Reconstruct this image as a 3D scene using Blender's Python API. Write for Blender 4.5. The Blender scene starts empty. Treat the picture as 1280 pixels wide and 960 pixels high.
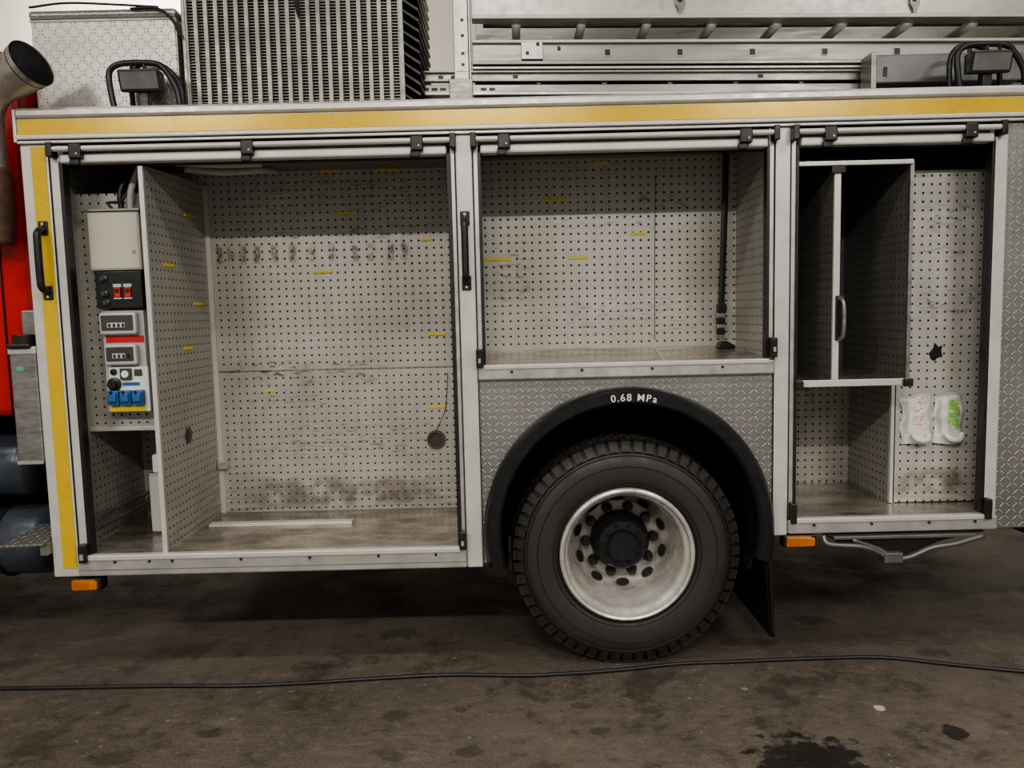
import bpy, bmesh, math, random
from math import *
from mathutils import Vector, Matrix
random.seed(4)
C=bpy.context.collection
SC=bpy.context.scene

# ---------------------------------------------------------------- helpers
def group(name,loc=(0,0,0)):
    e=bpy.data.objects.new(name,None); e.location=loc; e.empty_display_size=.1
    C.objects.link(e); return e
def fin(ob,parent,mat=None):
    if mat is not None: ob.data.materials.append(mat)
    C.objects.link(ob)
    if parent is not None:
        ob.parent=parent
        ob.matrix_parent_inverse=Matrix.Translation(-Vector(parent.location))
    return ob
def mesh(name,vs,fs,mat,parent,smooth=False,bevel=0,seg=2):
    me=bpy.data.meshes.new(name); me.from_pydata([tuple(v) for v in vs],[],fs); me.update()
    bm=bmesh.new(); bm.from_mesh(me); bmesh.ops.recalc_face_normals(bm,faces=bm.faces); bm.to_mesh(me); bm.free()
    if smooth:
        for p in me.polygons: p.use_smooth=True
    ob=bpy.data.objects.new(name,me); fin(ob,parent,mat)
    if bevel:
        m=ob.modifiers.new('b','BEVEL'); m.width=bevel; m.segments=seg; m.limit_method='ANGLE'
    return ob
BF=[(0,1,3,2),(4,6,7,5),(0,4,5,1),(2,3,7,6),(0,2,6,4),(1,5,7,3)]
def bv(x0,x1,y0,y1,z0,z1,sl=0,xr=0):
    return [(x,y,z+sl*(x-xr)) for x in(x0,x1) for y in(y0,y1) for z in(z0,z1)]
def box(name,x0,x1,y0,y1,z0,z1,mat,parent,bevel=0.0,sl=0,xr=0):
    return mesh(name,bv(x0,x1,y0,y1,z0,z1,sl,xr),BF,mat,parent,bevel=bevel)
def boxes(name,lst,mat,parent,bevel=0.0,sl=0,xr=0):
    vs=[];fs=[]
    for b in lst:
        o=len(vs); vs+=bv(*b,sl,xr); fs+=[tuple(i+o for i in f) for f in BF]
    return mesh(name,vs,fs,mat,parent,bevel=bevel)
def lathe(name,prof,cx,cz,mat,parent,seg=72,a0=0,a1=2*pi,closed=True,y0=0,smooth=True):
    vs=[];fs=[];full=abs(a1-a0-2*pi)<1e-6
    n=seg if full else seg+1; k=len(prof)
    for i in range(n):
        a=a0+(a1-a0)*i/seg
        for r,y in prof: vs.append((cx+r*cos(a),y+y0,cz+r*sin(a)))
    for i in range(seg):
        j=(i+1)%n
        for q in range(k if closed else k-1):
            w=(q+1)%k; fs.append((i*k+q,i*k+w,j*k+w,j*k+q))
    if closed and not full:
        fs.append(tuple(range(k))); fs.append(tuple((n-1)*k+q for q in range(k)))
    ob=mesh(name,vs,fs,mat,parent,smooth=smooth)
    if smooth:
        m=ob.modifiers.new('es','EDGE_SPLIT'); m.split_angle=radians(38)
    return ob
def catmull(pts,n=8):
    P=[Vector(p) for p in pts]; P=[2*P[0]-P[1]]+P+[2*P[-1]-P[-2]]; out=[]
    for i in range(1,len(P)-2):
        for k in range(n):
            t=k/n;a,b,c,d=P[i-1],P[i],P[i+1],P[i+2]
            out.append(.5*((2*b)+(c-a)*t+(2*a-5*b+4*c-d)*t*t+(3*b-a-3*c+d)*t**3))
    out.append(P[-2]); return out
def tube(name,pts,r,mat,parent,seg=12,smooth=True,curve=True,cap=True,flat=1.0):
    P=catmull(pts) if curve and len(pts)>2 else [Vector(p) for p in pts]
    n=len(P);vs=[];fs=[]
    t0=(P[1]-P[0]).normalized(); up=Vector((0,0,1)) if abs(t0.z)<.9 else Vector((0,1,0))
    nrm=t0.cross(up).normalized()
    for i in range(n):
        t=(P[min(i+1,n-1)]-P[max(i-1,0)]).normalized()
        nrm=(nrm-t*nrm.dot(t)).normalized(); b=t.cross(nrm)
        rr=r if not callable(r) else r(i/(n-1))
        for k in range(seg):
            a=2*pi*k/seg; vs.append(P[i]+nrm*cos(a)*rr+b*sin(a)*rr*flat)
    for i in range(n-1):
        for k in range(seg):
            l=(k+1)%seg; fs.append((i*seg+k,i*seg+l,(i+1)*seg+l,(i+1)*seg+k))
    if cap: fs.append(tuple(range(seg))); fs.append(tuple((n-1)*seg+k for k in range(seg)))
    return mesh(name,vs,fs,mat,parent,smooth=smooth)
def cyl(name,a,b,r,mat,parent,seg=20):
    ob=tube(name,[a,b],r,mat,parent,seg=seg,curve=False)
    m=ob.modifiers.new('es','EDGE_SPLIT'); m.split_angle=radians(40); return ob
def prism(name,poly,y0,y1,mat,parent,bevel=0):
    n=len(poly); vs=[(x,y0,z) for x,z in poly]+[(x,y1,z) for x,z in poly]
    fs=[tuple(range(n)),tuple(range(2*n-1,n-1,-1))]+[(i,(i+1)%n,n+(i+1)%n,n+i) for i in range(n)]
    return mesh(name,vs,fs,mat,parent,bevel=bevel)

# ---------------------------------------------------------------- materials
class NT:
    def __init__(s,m): s.t=m.node_tree; s.n=s.t.nodes; s.l=s.t.links
    def new(s,k,**kw):
        n=s.n.new(k)
        for a,b in kw.items(): setattr(n,a,b)
        return n
    def put(s,inp,v):
        if hasattr(v,'links') or isinstance(v,bpy.types.NodeSocket): s.l.new(v,inp)
        else: inp.default_value=v
    def m(s,op,a,b=None,c=None,clamp=False):
        n=s.new('ShaderNodeMath',operation=op,use_clamp=clamp); s.put(n.inputs[0],a)
        if b is not None: s.put(n.inputs[1],b)
        if c is not None: s.put(n.inputs[2],c)
        return n.outputs[0]
    def mix(s,f,a,b,mode='MIX'):
        n=s.new('ShaderNodeMix',data_type='RGBA',blend_type=mode); s.put(n.inputs[0],f)
        s.put(n.inputs[6],a if not isinstance(a,tuple) else (*a[:3],1)); s.put(n.inputs[7],b if not isinstance(b,tuple) else (*b[:3],1))
        return n.outputs[2]
    def noise(s,vec,scale,detail=4,rough=.6):
        n=s.new('ShaderNodeTexNoise'); s.put(n.inputs['Vector'],vec); n.inputs['Scale'].default_value=scale
        n.inputs['Detail'].default_value=detail; n.inputs['Roughness'].default_value=rough; return n.outputs[0]
    def ramp(s,f,a,b,c0=0.,c1=1.):
        n=s.new('ShaderNodeMapRange'); s.put(n.inputs[0],f)
        n.inputs[1].default_value=a;n.inputs[2].default_value=b;n.inputs[3].default_value=c0;n.inputs[4].default_value=c1
        return n.outputs[0]
    def obj(s,scale=None):
        o=s.new('ShaderNodeTexCoord').outputs['Object']
        if scale:
            v=s.new('ShaderNodeVectorMath',operation='MULTIPLY'); s.put(v.inputs[0],o); v.inputs[1].default_value=scale; o=v.outputs[0]
        return o
def base(name,col,metal=0,rough=.5):
    m=bpy.data.materials.new(name); m.use_nodes=True; T=NT(m); b=T.n['Principled BSDF']
    b.inputs['Base Color'].default_value=(*col,1); b.inputs['Metallic'].default_value=metal; b.inputs['Roughness'].default_value=rough
    return m,T,b
def M(name,col,metal=0,rough=.5,var=.25,scale=6,dirt=None,stretch=None,bump=0):
    m,T,b=base(name,col,metal,rough)
    v=T.obj(stretch); n=T.noise(v,scale)
    f=T.ramp(n,.3,.7); d=dirt or tuple(c*(1-var) for c in col)
    T.l.new(T.mix(f,d,col),b.inputs['Base Color'])
    n2=T.noise(v,scale*4,3); T.l.new(T.ramp(n2,.3,.7,max(rough-.1,.05),min(rough+.12,1)),b.inputs['Roughness'])
    if bump:
        bp=T.new('ShaderNodeBump'); bp.inputs['Strength'].default_value=bump; bp.inputs['Distance'].default_value=.004
        T.l.new(T.noise(v,scale*8,4),bp.inputs['Height']); T.l.new(bp.outputs[0],b.inputs['Normal'])
    return m
def perf(name,a,b_,col=(.53,.51,.465),pitch=.038,hole=.0088,metal=.3,rough=.45,oa=0.,ob=0.):
    m,T,b=base(name,col,metal,rough)
    o=T.obj(); sp=T.new('ShaderNodeSeparateXYZ'); T.l.new(o,sp.inputs[0])
    def ax(i,off):
        f=T.m('FRACT',T.m('ADD',T.m('MULTIPLY',sp.outputs[i],1/pitch),100.5+off)); return T.m('ABSOLUTE',T.m('SUBTRACT',f,.5))
    d=T.m('MAXIMUM',ax(a,oa),ax(b_,ob))
    mask=T.m('LESS_THAN',d,hole/2/pitch)
    n=T.noise(o,1.7,5); n2=T.noise(T.obj((9,9,1.2)),2.5,5); n3=T.noise(T.obj((1.5,1.5,14)),4,6); n4=T.noise(T.obj((3,3,20)),6,6,.7)
    c=T.mix(T.ramp(n,.35,.7),tuple(k*.76 for k in col),col)
    c=T.mix(T.ramp(n2,.5,.72,0,.35),c,tuple(k*.55 for k in col))
    c=T.mix(T.ramp(n3,.60,.72,0,.35),c,(.2,.18,.155)); c=T.mix(T.ramp(n4,.67,.73,0,.5),c,(.12,.11,.1))
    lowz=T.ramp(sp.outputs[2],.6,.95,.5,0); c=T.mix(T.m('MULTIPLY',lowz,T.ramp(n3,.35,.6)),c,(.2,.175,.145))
    c=T.mix(mask,c,(.022,.021,.02)); T.l.new(c,b.inputs['Base Color'])
    T.l.new(T.m('MULTIPLY',T.m('SUBTRACT',1.,mask),metal),b.inputs['Metallic'])
    T.l.new(T.m('MAXIMUM',T.m('MULTIPLY',mask,.9),T.ramp(n,.3,.7,rough-.08,rough+.12)),b.inputs['Roughness'])
    bp=T.new('ShaderNodeBump',invert=True); bp.inputs['Strength'].default_value=.6; bp.inputs['Distance'].default_value=.003
    T.l.new(T.ramp(d,hole/2/pitch-.02,hole/2/pitch+.06,1,0),bp.inputs['Height']); T.l.new(bp.outputs[0],b.inputs['Normal'])
    return m
def diamond(name,a,b_,cell=.029,col=(.38,.375,.36),metal=.75,rough=.38):
    m,T,b=base(name,col,metal,rough)
    o=T.obj(); sp=T.new('ShaderNodeSeparateXYZ'); T.l.new(o,sp.inputs[0])
    u=T.m('ADD',T.m('MULTIPLY',sp.outputs[a],1/cell),200.); v=T.m('ADD',T.m('MULTIPLY',sp.outputs[b_],1/cell),200.)
    par=T.m('MODULO',T.m('ADD',T.m('FLOOR',u),T.m('FLOOR',v)),2.)
    lu=T.m('SUBTRACT',T.m('FRACT',u),.5); lv=T.m('SUBTRACT',T.m('FRACT',v),.5)
    p=T.m('ADD',lu,lv); q=T.m('SUBTRACT',lu,lv)
    par=T.m('GREATER_THAN',par,.5)
    def sel(x,y): return T.m('ADD',T.m('MULTIPLY',x,par),T.m('MULTIPLY',y,T.m('SUBTRACT',1.,par)))
    A=sel(p,q);B=sel(q,p)
    e=T.m('ADD',T.m('POWER',T.m('ABSOLUTE',T.m('DIVIDE',A,.72)),2.),T.m('POWER',T.m('ABSOLUTE',T.m('DIVIDE',B,.18)),2.))
    h=T.ramp(e,.35,1.1,1,0)
    n=T.noise(o,3,5)
    c=T.mix(T.ramp(n,.3,.7),tuple(k*.7 for k in col),col); c=T.mix(T.m('MULTIPLY',h,.6),c,(.78,.77,.74)); T.l.new(c,b.inputs['Base Color'])
    bp=T.new('ShaderNodeBump'); bp.inputs['Strength'].default_value=1; bp.inputs['Distance'].default_value=.003
    T.l.new(h,bp.inputs['Height']); T.l.new(bp.outputs[0],b.inputs['Normal'])
    return m
def smudge_mat(name,col,lo,hi,scale,stretch,alpha=.8):
    m,T,b=base(name,col,0,.7)
    n=T.noise(T.obj(stretch),scale,6,.65)
    g=T.new('ShaderNodeTexCoord').outputs['Generated']; sp=T.new('ShaderNodeSeparateXYZ'); T.l.new(g,sp.inputs[0])
    def fall(i):
        d=T.m('ABSOLUTE',T.m('SUBTRACT',sp.outputs[i],.5)); return T.ramp(d,.25,.5,1,0)
    f=T.m('MULTIPLY',T.m('MULTIPLY',fall(0),fall(2)),T.ramp(n,lo,hi,0,alpha),clamp=True)
    T.l.new(f,b.inputs['Alpha']); return m

alu=M('aluminium',(.58,.575,.55),.65,.38,.2,5)
alu_w=M('aluminium_painted_light',(.62,.61,.575),.25,.38,.16,4)
alu_d=M('aluminium_worn',(.36,.35,.33),.75,.4,.4,6,stretch=(1,1,3))
alu_l=M('aluminium_ladder_profile',(.36,.35,.33),.75,.36,.4,3,stretch=(.4,1,4))
alu_floor=M('worn_floor_metal',(.62,.58,.53),.75,.25,.5,4,dirt=(.2,.165,.125),stretch=(1,2,1),bump=.12)
blk=M('black_plastic',(.018,.018,.019),0,.38,.3,10)
rub=M('black_rubber',(.012,.014,.015),0,.34,.35,7)
dark=M('dark_underbody',(.012,.011,.011),.1,.7,.3,5)
tyrem=M('tyre_rubber',(.028,.026,.025),0,.58,.3,5,dirt=(.038,.035,.031),bump=.3)
red=M('red_paint',(.5,.014,.008),0,.25,.15,2)
steel=M('exhaust_steel',(.6,.57,.53),.65,.33,.4,9)
chrome=M('wheel_silver',(.74,.73,.70),.45,.28,.2,7,dirt=(.5,.48,.44))
chrome_d=M('wheel_disc_silver',(.58,.56,.52),.4,.35,.3,9,dirt=(.26,.23,.2))
nut=M('nut_steel',(.055,.05,.045),.5,.4)
blued=M('blue_grey_tank',(.07,.085,.11),.2,.3,.3,4)
beige=M('beige_box_paint',(.52,.5,.43),0,.45,.08,5)
lgrey=M('light_grey_plastic',(.5,.5,.48),0,.45,.1,8)
dgrey=M('smoked_window',(.07,.075,.075),0,.15,.3,8)
white=M('white_plastic',(.75,.75,.73),0,.45,.06,8)
redp=M('red_label',(.6,.03,.03),0,.5,.1,8)
bluep=M('blue_socket',(.03,.13,.36),0,.4,.15,8)
yel=M('yellow_label',(.75,.6,.03),0,.5,.15,8)
orange=M('orange_lens',(.5,.15,.015),0,.25,.3,30)
glass=M('lamp_glass',(.22,.22,.21),.3,.18,.3,12)
gap_dark=M('added_gap_dark',(.1,.098,.092),.5,.5,.4,3,stretch=(.5,1,3))  # dark tone of the added panel behind the ladder
perf_xz=perf('perforated_sheet_back',0,2)
perf_yz=perf('perforated_sheet_side',1,2,col=(.46,.445,.41))
perf_pan=perf('perforated_sheet_panel',0,2,col=(.62,.6,.56))
perf_shade=perf('perforated_sheet_shaded',1,2,col=(.2,.195,.185))  # darker copy of the sheet, cabinet shade put into its colour
dia_xz=diamond('tread_plate_front',0,2)
dia_box=diamond('tread_plate_box',0,2,col=(.5,.49,.46))
dia_xy=diamond('tread_plate_top',0,1)
dia_yz=diamond('tread_plate_side',1,2)
# reflective yellow stripe
stripe,T,b=base('reflective_yellow',(.62,.4,.03),.1,.24)
o=T.obj(); w=T.new('ShaderNodeTexVoronoi'); w.inputs['Scale'].default_value=60; T.l.new(o,w.inputs['Vector'])
c=T.mix(T.ramp(T.noise(o,2.5,3),.3,.7),(.55,.35,.02),(.70,.46,.03)); c=T.mix(T.ramp(w.outputs['Distance'],0,.6,0,.2),c,(.8,.6,.08)); T.l.new(c,b.inputs['Base Color'])
# floor concrete
flo,T,b=base('stained_concrete',(.1,.09,.08),0,.5)
o=T.obj(); n1=T.noise(o,.8,6,.65); n2=T.noise(o,6,6,.7); n3=T.noise(o,90,3,.6); n4=T.noise(T.obj((1,3,1)),2.2,6,.7); n5=T.noise(T.obj((1,1.6,1)),14,6,.75)
n6=T.noise(T.obj((1,1,1)),2.6,7,.75)
c=T.mix(T.ramp(n1,.35,.65),(.062,.052,.042),(.125,.106,.088)); c=T.mix(T.ramp(n2,.5,.75,0,.6),c,(.045,.038,.032))
c=T.mix(T.ramp(n4,.54,.7,0,.5),c,(.19,.165,.14)); c=T.mix(T.ramp(n3,.35,.75,0,.4),c,(.22,.19,.16)); c=T.mix(T.ramp(n5,.54,.66,0,.55),c,(.2,.17,.14)); c=T.mix(T.ramp(n5,.3,.45,.65,0),c,(.035,.03,.025))
c=T.mix(T.ramp(n6,.53,.6,0,.55),c,(.036,.031,.026))
n7=T.noise(o,28,2,.5); c=T.mix(T.ramp(n7,.70,.74,0,.6),c,(.32,.28,.23))
def spot(x,y,r,col,c,amt=.9,sy=1.):
    dv=T.new('ShaderNodeVectorMath',operation='SUBTRACT'); T.l.new(o,dv.inputs[0]); dv.inputs[1].default_value=(x,y,0)
    ds=T.new('ShaderNodeVectorMath',operation='MULTIPLY'); T.l.new(dv.outputs[0],ds.inputs[0]); ds.inputs[1].default_value=(1,sy,1)
    ln=T.new('ShaderNodeVectorMath',operation='LENGTH'); T.l.new(ds.outputs[0],ln.inputs[0])
    d=T.m('ADD',ln.outputs['Value'],T.ramp(T.noise(o,14,5),.3,.7,-r*.6,r*.6))
    f=T.ramp(d,r*.8,r*1.1,amt,0); return T.mix(f,c,col)
c=spot(1.03,-.72,.17,(.014,.013,.012),c); c=spot(1.63,-.57,.05,(.02,.018,.016),c); c=spot(2.7,.86,.12,(.02,.018,.016),c,.8,2.)
c=spot(1.427,-.379,.022,(.5,.46,.38),c,1); c=spot(.95,-.2,.012,(.3,.28,.25),c,.8)
for (x,y,r) in [(-1.2,-.45,.05),(-1.6,.3,.12),(-.6,.45,.1),(.3,-.5,.04),(-.2,-.62,.06),(1.5,.5,.1),(1.9,.1,.07),(-.9,.1,.05),(.25,-.3,.04),(1.1,.25,.12),(-1.5,-.6,.08),(-.5,-.35,.06)]:
    c=spot(x,y,r,(.03,.026,.022),c,.5,1.5)
T.l.new(c,b.inputs['Base Color']); T.l.new(T.ramp(n6,.4,.6,.6,.33),b.inputs['Roughness'])
bp=T.new('ShaderNodeBump'); bp.inputs['Strength'].default_value=.35; bp.inputs['Distance'].default_value=.01
T.l.new(n3,bp.inputs['Height']); T.l.new(bp.outputs[0],b.inputs['Normal'])
wallm=M('white_wall_paint',(.8,.77,.71),0,.7,.06,1.5)
sm_dark=smudge_mat('scuff_dark',(.06,.055,.05),.53,.7,16,(1,1,3.5),.6)
sm_row=smudge_mat('scuff_row_mark',(.06,.055,.05),.42,.6,30,(1,1,1),.5)
sm_fine=smudge_mat('scuff_fine',(.08,.075,.07),.54,.68,30,(.5,1,4),.45)
sm_brown=smudge_mat('grime_brown',(.14,.11,.08),.4,.65,8,(1,1,1),.55)

# ---------------------------------------------------------------- room
box('floor',-9,9,-8,5.2,-.05,0,flo,None)
box('wall_back',-9,9,4.6,4.75,0,5.2,wallm,None)
box('wall_left',-9.15,-9,-8,4.75,0,5.2,wallm,None)
box('wall_right',9,9.15,-8,4.75,0,5.2,wallm,None)
box('ceiling',-9,9,-8,4.75,5.2,5.3,wallm,None)

# ---------------------------------------------------------------- fire truck body
FT=group('fire_truck',(0,0,0))
box('body_core',-2.03,2.75,.70,2.48,1.08,2.36,alu,FT)
box('roof_deck',-2.03,2.75,.12,2.48,2.36,2.485,alu_d,FT)
box('ladder_gap_darkener',-.1,2.7,1.02,1.6,2.485,2.98,gap_dark,FT,.01)  # made-up dark panel, added so the ladder gaps read as shade
box('cornice_top_rail',-2.035,2.75,-.035,.14,2.447,2.49,alu,FT,.012)
box('cornice_backing',-2.03,2.75,-.02,.12,2.345,2.447,alu_w,FT)
box('cornice_stripe',-2.025,2.75,-.0235,-.02,2.383,2.443,stripe,FT)
boxes('cornice_stripe_joints',[(x,x+.002,-.0239,-.0234,2.383,2.443) for x in (-1.38,-.72,-.1,.55,1.2,1.85)],alu_d,FT)
box('cornice_lower_lip',-2.035,2.75,-.032,.02,2.362,2.381,alu_w,FT,.005)
box('cornice_lower_rib',-2.035,2.75,-.026,.02,2.345,2.358,alu,FT,.004)
box('cornice_groove',-2.03,2.75,-.021,-.0195,2.357,2.363,dark,FT)
box('cornice_end_cap',-2.045,-2.03,-.03,.12,2.35,2.487,alu,FT,.004)
# pillars
box('pillar_front',-2.03,-1.915,-.015,.05,.49,2.345,alu_w,FT,.006)
box('pillar_front_stripe',-1.985,-1.925,-.018,-.015,.53,2.335,stripe,FT)
box('pillar_front_inner',-1.912,-1.872,-.012,.05,.58,2.345,alu_w,FT,.005)
box('pillar_middle',-.215,-.145,-.015,.05,.49,2.345,alu_w,FT,.006)
boxes('pillar_middle_guides',[(-.238,-.217,-.01,.05,.585,2.345),(-.143,-.12,-.01,.05,1.375,2.345)],alu,FT,.004)
box('pillar_rear',1.125,1.19,-.015,.05,.6,2.345,alu_w,FT,.006)
boxes('pillar_rear_guides',[(1.10,1.123,-.01,.05,1.375,2.345),(1.192,1.215,-.01,.05,.68,2.345)],alu,FT,.004)
box('pillar_tail',2.045,2.10,-.015,.05,.61,2.345,alu_w,FT,.006)
boxes('pillar_grooves',[(-.218,-.2155,-.0155,-.01,.5,2.34),(-.1445,-.142,-.0155,-.01,.5,2.34),(1.1225,1.125,-.0155,-.01,.61,2.34),(1.19,1.1925,-.0155,-.01,.61,2.34),(-1.915,-1.912,-.0155,-.01,.5,2.34)],dark,FT)
boxes('rubber_seals',[(-1.874,-1.858,-.016,.03,.59,2.27),(-.252,-.236,-.016,.03,.59,2.27),(-.122,-.110,-.016,.03,1.38,2.27),(1.090,1.102,-.016,.03,1.38,2.27),(1.213,1.224,-.016,.03,.685,2.27),(2.032,2.046,-.016,.03,.685,2.27)],blk,FT)
# sills
box('sill_front',-1.912,-.216,-.03,.06,.495,.583,alu,FT,.006)
box('sill_front_lip',-1.87,-.24,-.036,.0,.565,.589,alu_w,FT,.004)
boxes('sill_front_line',[(-1.91,-.218,-.0305,-.029,.520,.524)],alu_d,FT)
box('sill_middle',-.143,1.122,-.03,.06,1.315,1.375,alu,FT,.006)
box('sill_middle_lip',-.12,1.10,-.036,.0,1.36,1.38,alu_w,FT,.004)
box('sill_rear',1.19,2.10,-.03,.06,.61,.672,alu,FT,.006)
box('sill_rear_lip',1.215,2.04,-.036,.0,.658,.68,alu_w,FT,.004)
boxes('sill_rivets',[(x-.005,x+.005,-.038,-.028,.553,.563) for x in [-1.75,-1.6,-1.5,-1.2,-.9,-.6,-.35]]+[(x-.005,x+.005,-.038,-.028,1.345,1.355) for x in [0,.3,.6,.9]]+[(x-.005,x+.005,-.038,-.028,.645,.655) for x in [1.3,1.55,1.8,2.0]],blk,FT,.002)
box('tail_panel',2.10,2.75,-.005,.03,.61,2.345,dia_xz,FT)
box('tail_end_wall',2.72,2.75,.03,2.48,.61,2.36,alu,FT)
AX,AZ=.495,.64
vs=[];fs=[]
for a in range(-12,193,4):
    ca,sa=cos(radians(a)),sin(radians(a)); vs.append((AX+.60*ca,0,AZ+.60*sa))
    tx=((1.125-AX)/ca if ca>1e-6 else ((-.145-AX)/ca if ca<-1e-6 else 9)); tz=(1.315-AZ)/sa if sa>1e-6 else 9
    t=min(tx,tz); vs.append((AX+t*ca,0,AZ+t*sa))
n=len(vs)//2
for i in range(n-1): fs.append((2*i,2*i+1,2*i+3,2*i+2))
k=len(vs); vs+=[(1.125,0,1.315),(-.145,0,1.315)]
for i in range(n-1):
    z1,z2=vs[2*i+1][2],vs[2*i+3][2]; x1,x2=vs[2*i+1][0],vs[2*i+3][0]
    if abs(x1-1.125)<1e-4 and abs(z2-1.315)<1e-4 and z1<1.314: fs.append((2*i+1,k,2*i+3))
    if abs(x2+.145)<1e-4 and abs(z1-1.315)<1e-4 and z2<1.314: fs.append((2*i+1,k+1,2*i+3))
pn=mesh('wheel_panel_tread_plate',vs,fs,dia_xz,FT); s=pn.modifiers.new('s','SOLIDIFY'); s.thickness=.012; s.offset=0
pf=[(.560,.02),(.555,-.03),(.560,-.055),(.572,-.068),(.612,-.068),(.626,-.05),(.633,-.02),(.633,.01),(.615,.012),(.6,.012)]
lathe('wheel_arch_fender',pf,AX,AZ,rub,FT,seg=80,a0=radians(-13),a1=radians(193))
lathe('wheel_well_liner',[(.565,.01),(.565,.69),(.575,.69),(.575,.01)],AX,AZ,dark,FT,seg=50,a0=radians(-20),a1=radians(200))
box('wheel_well_back',-.14,1.12,.69,.70,.42,1.25,dark,FT)
ang=96.6
for i,ch in enumerate("0.68 MPa"):
    if ch!=' ':
        cu=bpy.data.curves.new('pressure_lettering','FONT'); cu.body=ch; cu.size=.043; cu.extrude=.0006; cu.offset=.0004; cu.align_x='CENTER'
        ob=bpy.data.objects.new('pressure_lettering_%d'%i,cu); fin(ob,FT,white)
        a=radians(ang); R=.577
        ob.matrix_world=Matrix.Translation((AX+R*cos(a),-.0695,AZ+R*sin(a)))@Matrix.Rotation(pi/2-a,4,'Y')@Matrix.Rotation(pi/2,4,'X')
    nx="0.68 MPa"[i+1:i+2]; ang-={'.':1.9,' ':2.2,'M':3.2}.get(ch,2.0 if nx=='.' else (3.1 if nx=='M' else 2.65))
# ---- compartments: front (large)
box('front_floor',-1.95,-.20,.0,.68,.555,.588,alu_floor,FT)
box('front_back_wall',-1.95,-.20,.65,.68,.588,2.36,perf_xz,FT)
box('front_left_wall',-1.96,-1.93,.05,.66,.588,2.36,perf_yz,FT)
box('front_right_wall',-.22,-.19,.05,.66,.588,2.36,perf_yz,FT)
box('front_underside',-1.96,-.2,.02,.68,.50,.555,dark,FT)
box('compartment_ceiling',-1.96,2.2,.06,.66,2.335,2.36,alu_d,FT)
pv=[(.0,.588),(.65,.588),(.65,2.27),(.42,2.27),(.03,2.255),(.0,2.25)]
vs=[(-1.545,y,z) for y,z in pv]+[(-1.533,y,z) for y,z in pv]; m_=len(pv)
mesh('partition_perforated',vs,[tuple(range(m_)),tuple(range(2*m_-1,m_-1,-1))]+[(i,(i+1)%m_,m_+(i+1)%m_,m_+i) for i in range(m_)],perf_yz,FT)
box('partition_front_edge',-1.549,-1.529,-.008,.006,.588,2.25,alu_w,FT,.002)
box('partition_corner_post',-1.56,-1.51,.64,.648,.588,2.27,alu_w,FT)
box('back_wall_seam',-1.53,-.23,.6475,.65,1.329,1.335,alu_d,FT)
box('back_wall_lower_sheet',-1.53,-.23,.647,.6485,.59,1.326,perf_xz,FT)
box('floor_strip',-1.50,-.80,.38,.43,.588,.604,alu_w,FT,.002)
box('floor_angle',-1.53,-.22,.60,.648,.588,.594,alu_d,FT)
lathe('cable_port_ring',[(.036,.645),(.036,.635),(.048,.635),(.048,.645)],-.40,.955,M('port_ring',(.14,.10,.075),.3,.5),FT,seg=28)
lathe('cable_port_hole',[(.0,.643),(.037,.643),(.037,.646),(0,.646)],-.40,.955,M('port_hole',(.09,.075,.06),0,.8),FT,seg=28)
tube('cable_port_wire',[(-.40,.635,1.0),(-.35,.61,1.1),(-.335,.62,1.2),(-.33,.64,1.3)],.0018,blk,FT,seg=6)
boxes('shelf_clip',[(-1.53,-1.48,.61,.648,.83,.87)],alu,FT,.003)
lab=[]
for (x,z,w_) in [(-.89,2.33,.09),(-.82,2.12,.12),(-.95,1.83,.10),(-.38,1.50,.09),(-.39,1.125,.09),(-1.25,1.23,.05),(-.6,2.33,.12),(-.42,1.98,.05)]:
    lab.append((x-w_/2,x+w_/2,.6435,.6465,z-.006,z+.006))
for (x,z,w_) in [(.45,2.31,.09),(.23,2.14,.12),(.63,1.97,.08),(-.06,1.86,.13),(.34,1.86,.09)]:
    lab.append((x-w_/2,x+w_/2,.4955,.4985,z-.006,z+.006))
boxes('shelf_labels',lab,yel,FT)
boxes('partition_labels',[(-1.533,-1.530,y-.05,y+.05,z-.007,z+.007) for y,z in [(.2,1.85),(.35,1.47),(.5,1.68),(.45,2.1)]],yel,FT)
def smudge(n,x0,x1,z0,z1,y,m): 
    mesh(n,[(x0,y,z0),(x1,y,z0),(x1,y,z1),(x0,y,z1)],[(0,1,2,3)],m,FT)
for i,x in enumerate([-1.47,-1.41,-1.35,-1.28,-1.19,-1.1,-1.0,-.9,-.78,-.7,-.6,-.53]):
    smudge('scuff_row_%d'%i,x-.022,x+.022,1.87,1.98,.6455,sm_row)
smudge('scuff_a',-1.5,-.6,1.24,1.39,.6454,sm_dark); smudge('scuff_b',-1.48,-1.0,1.29,1.39,.6452,sm_dark); smudge('scuff_b2',-1.48,-1.1,1.31,1.38,.6446,sm_dark)
smudge('scuff_c',-1.5,-.3,1.98,2.08,.6453,sm_fine); smudge('scuff_c2',-1.5,-.25,2.1,2.32,.6447,sm_fine)
smudge('scuff_e',-1.5,-.3,.60,.78,.6450,sm_brown); smudge('scuff_f',-1.5,-.7,1.12,1.22,.6449,sm_fine); smudge('scuff_f2',-1.45,-.3,.85,1.1,.6444,sm_fine)
smudge('scuff_m1',.1,.8,1.98,2.1,.4954,sm_fine); smudge('scuff_m2',.55,.98,2.05,2.17,.4953,sm_dark); smudge('scuff_m5',.1,1.0,1.45,1.7,.4952,sm_fine)
smudge('scuff_m4',-.10,.12,1.55,2.0,.4951,sm_dark)
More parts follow.
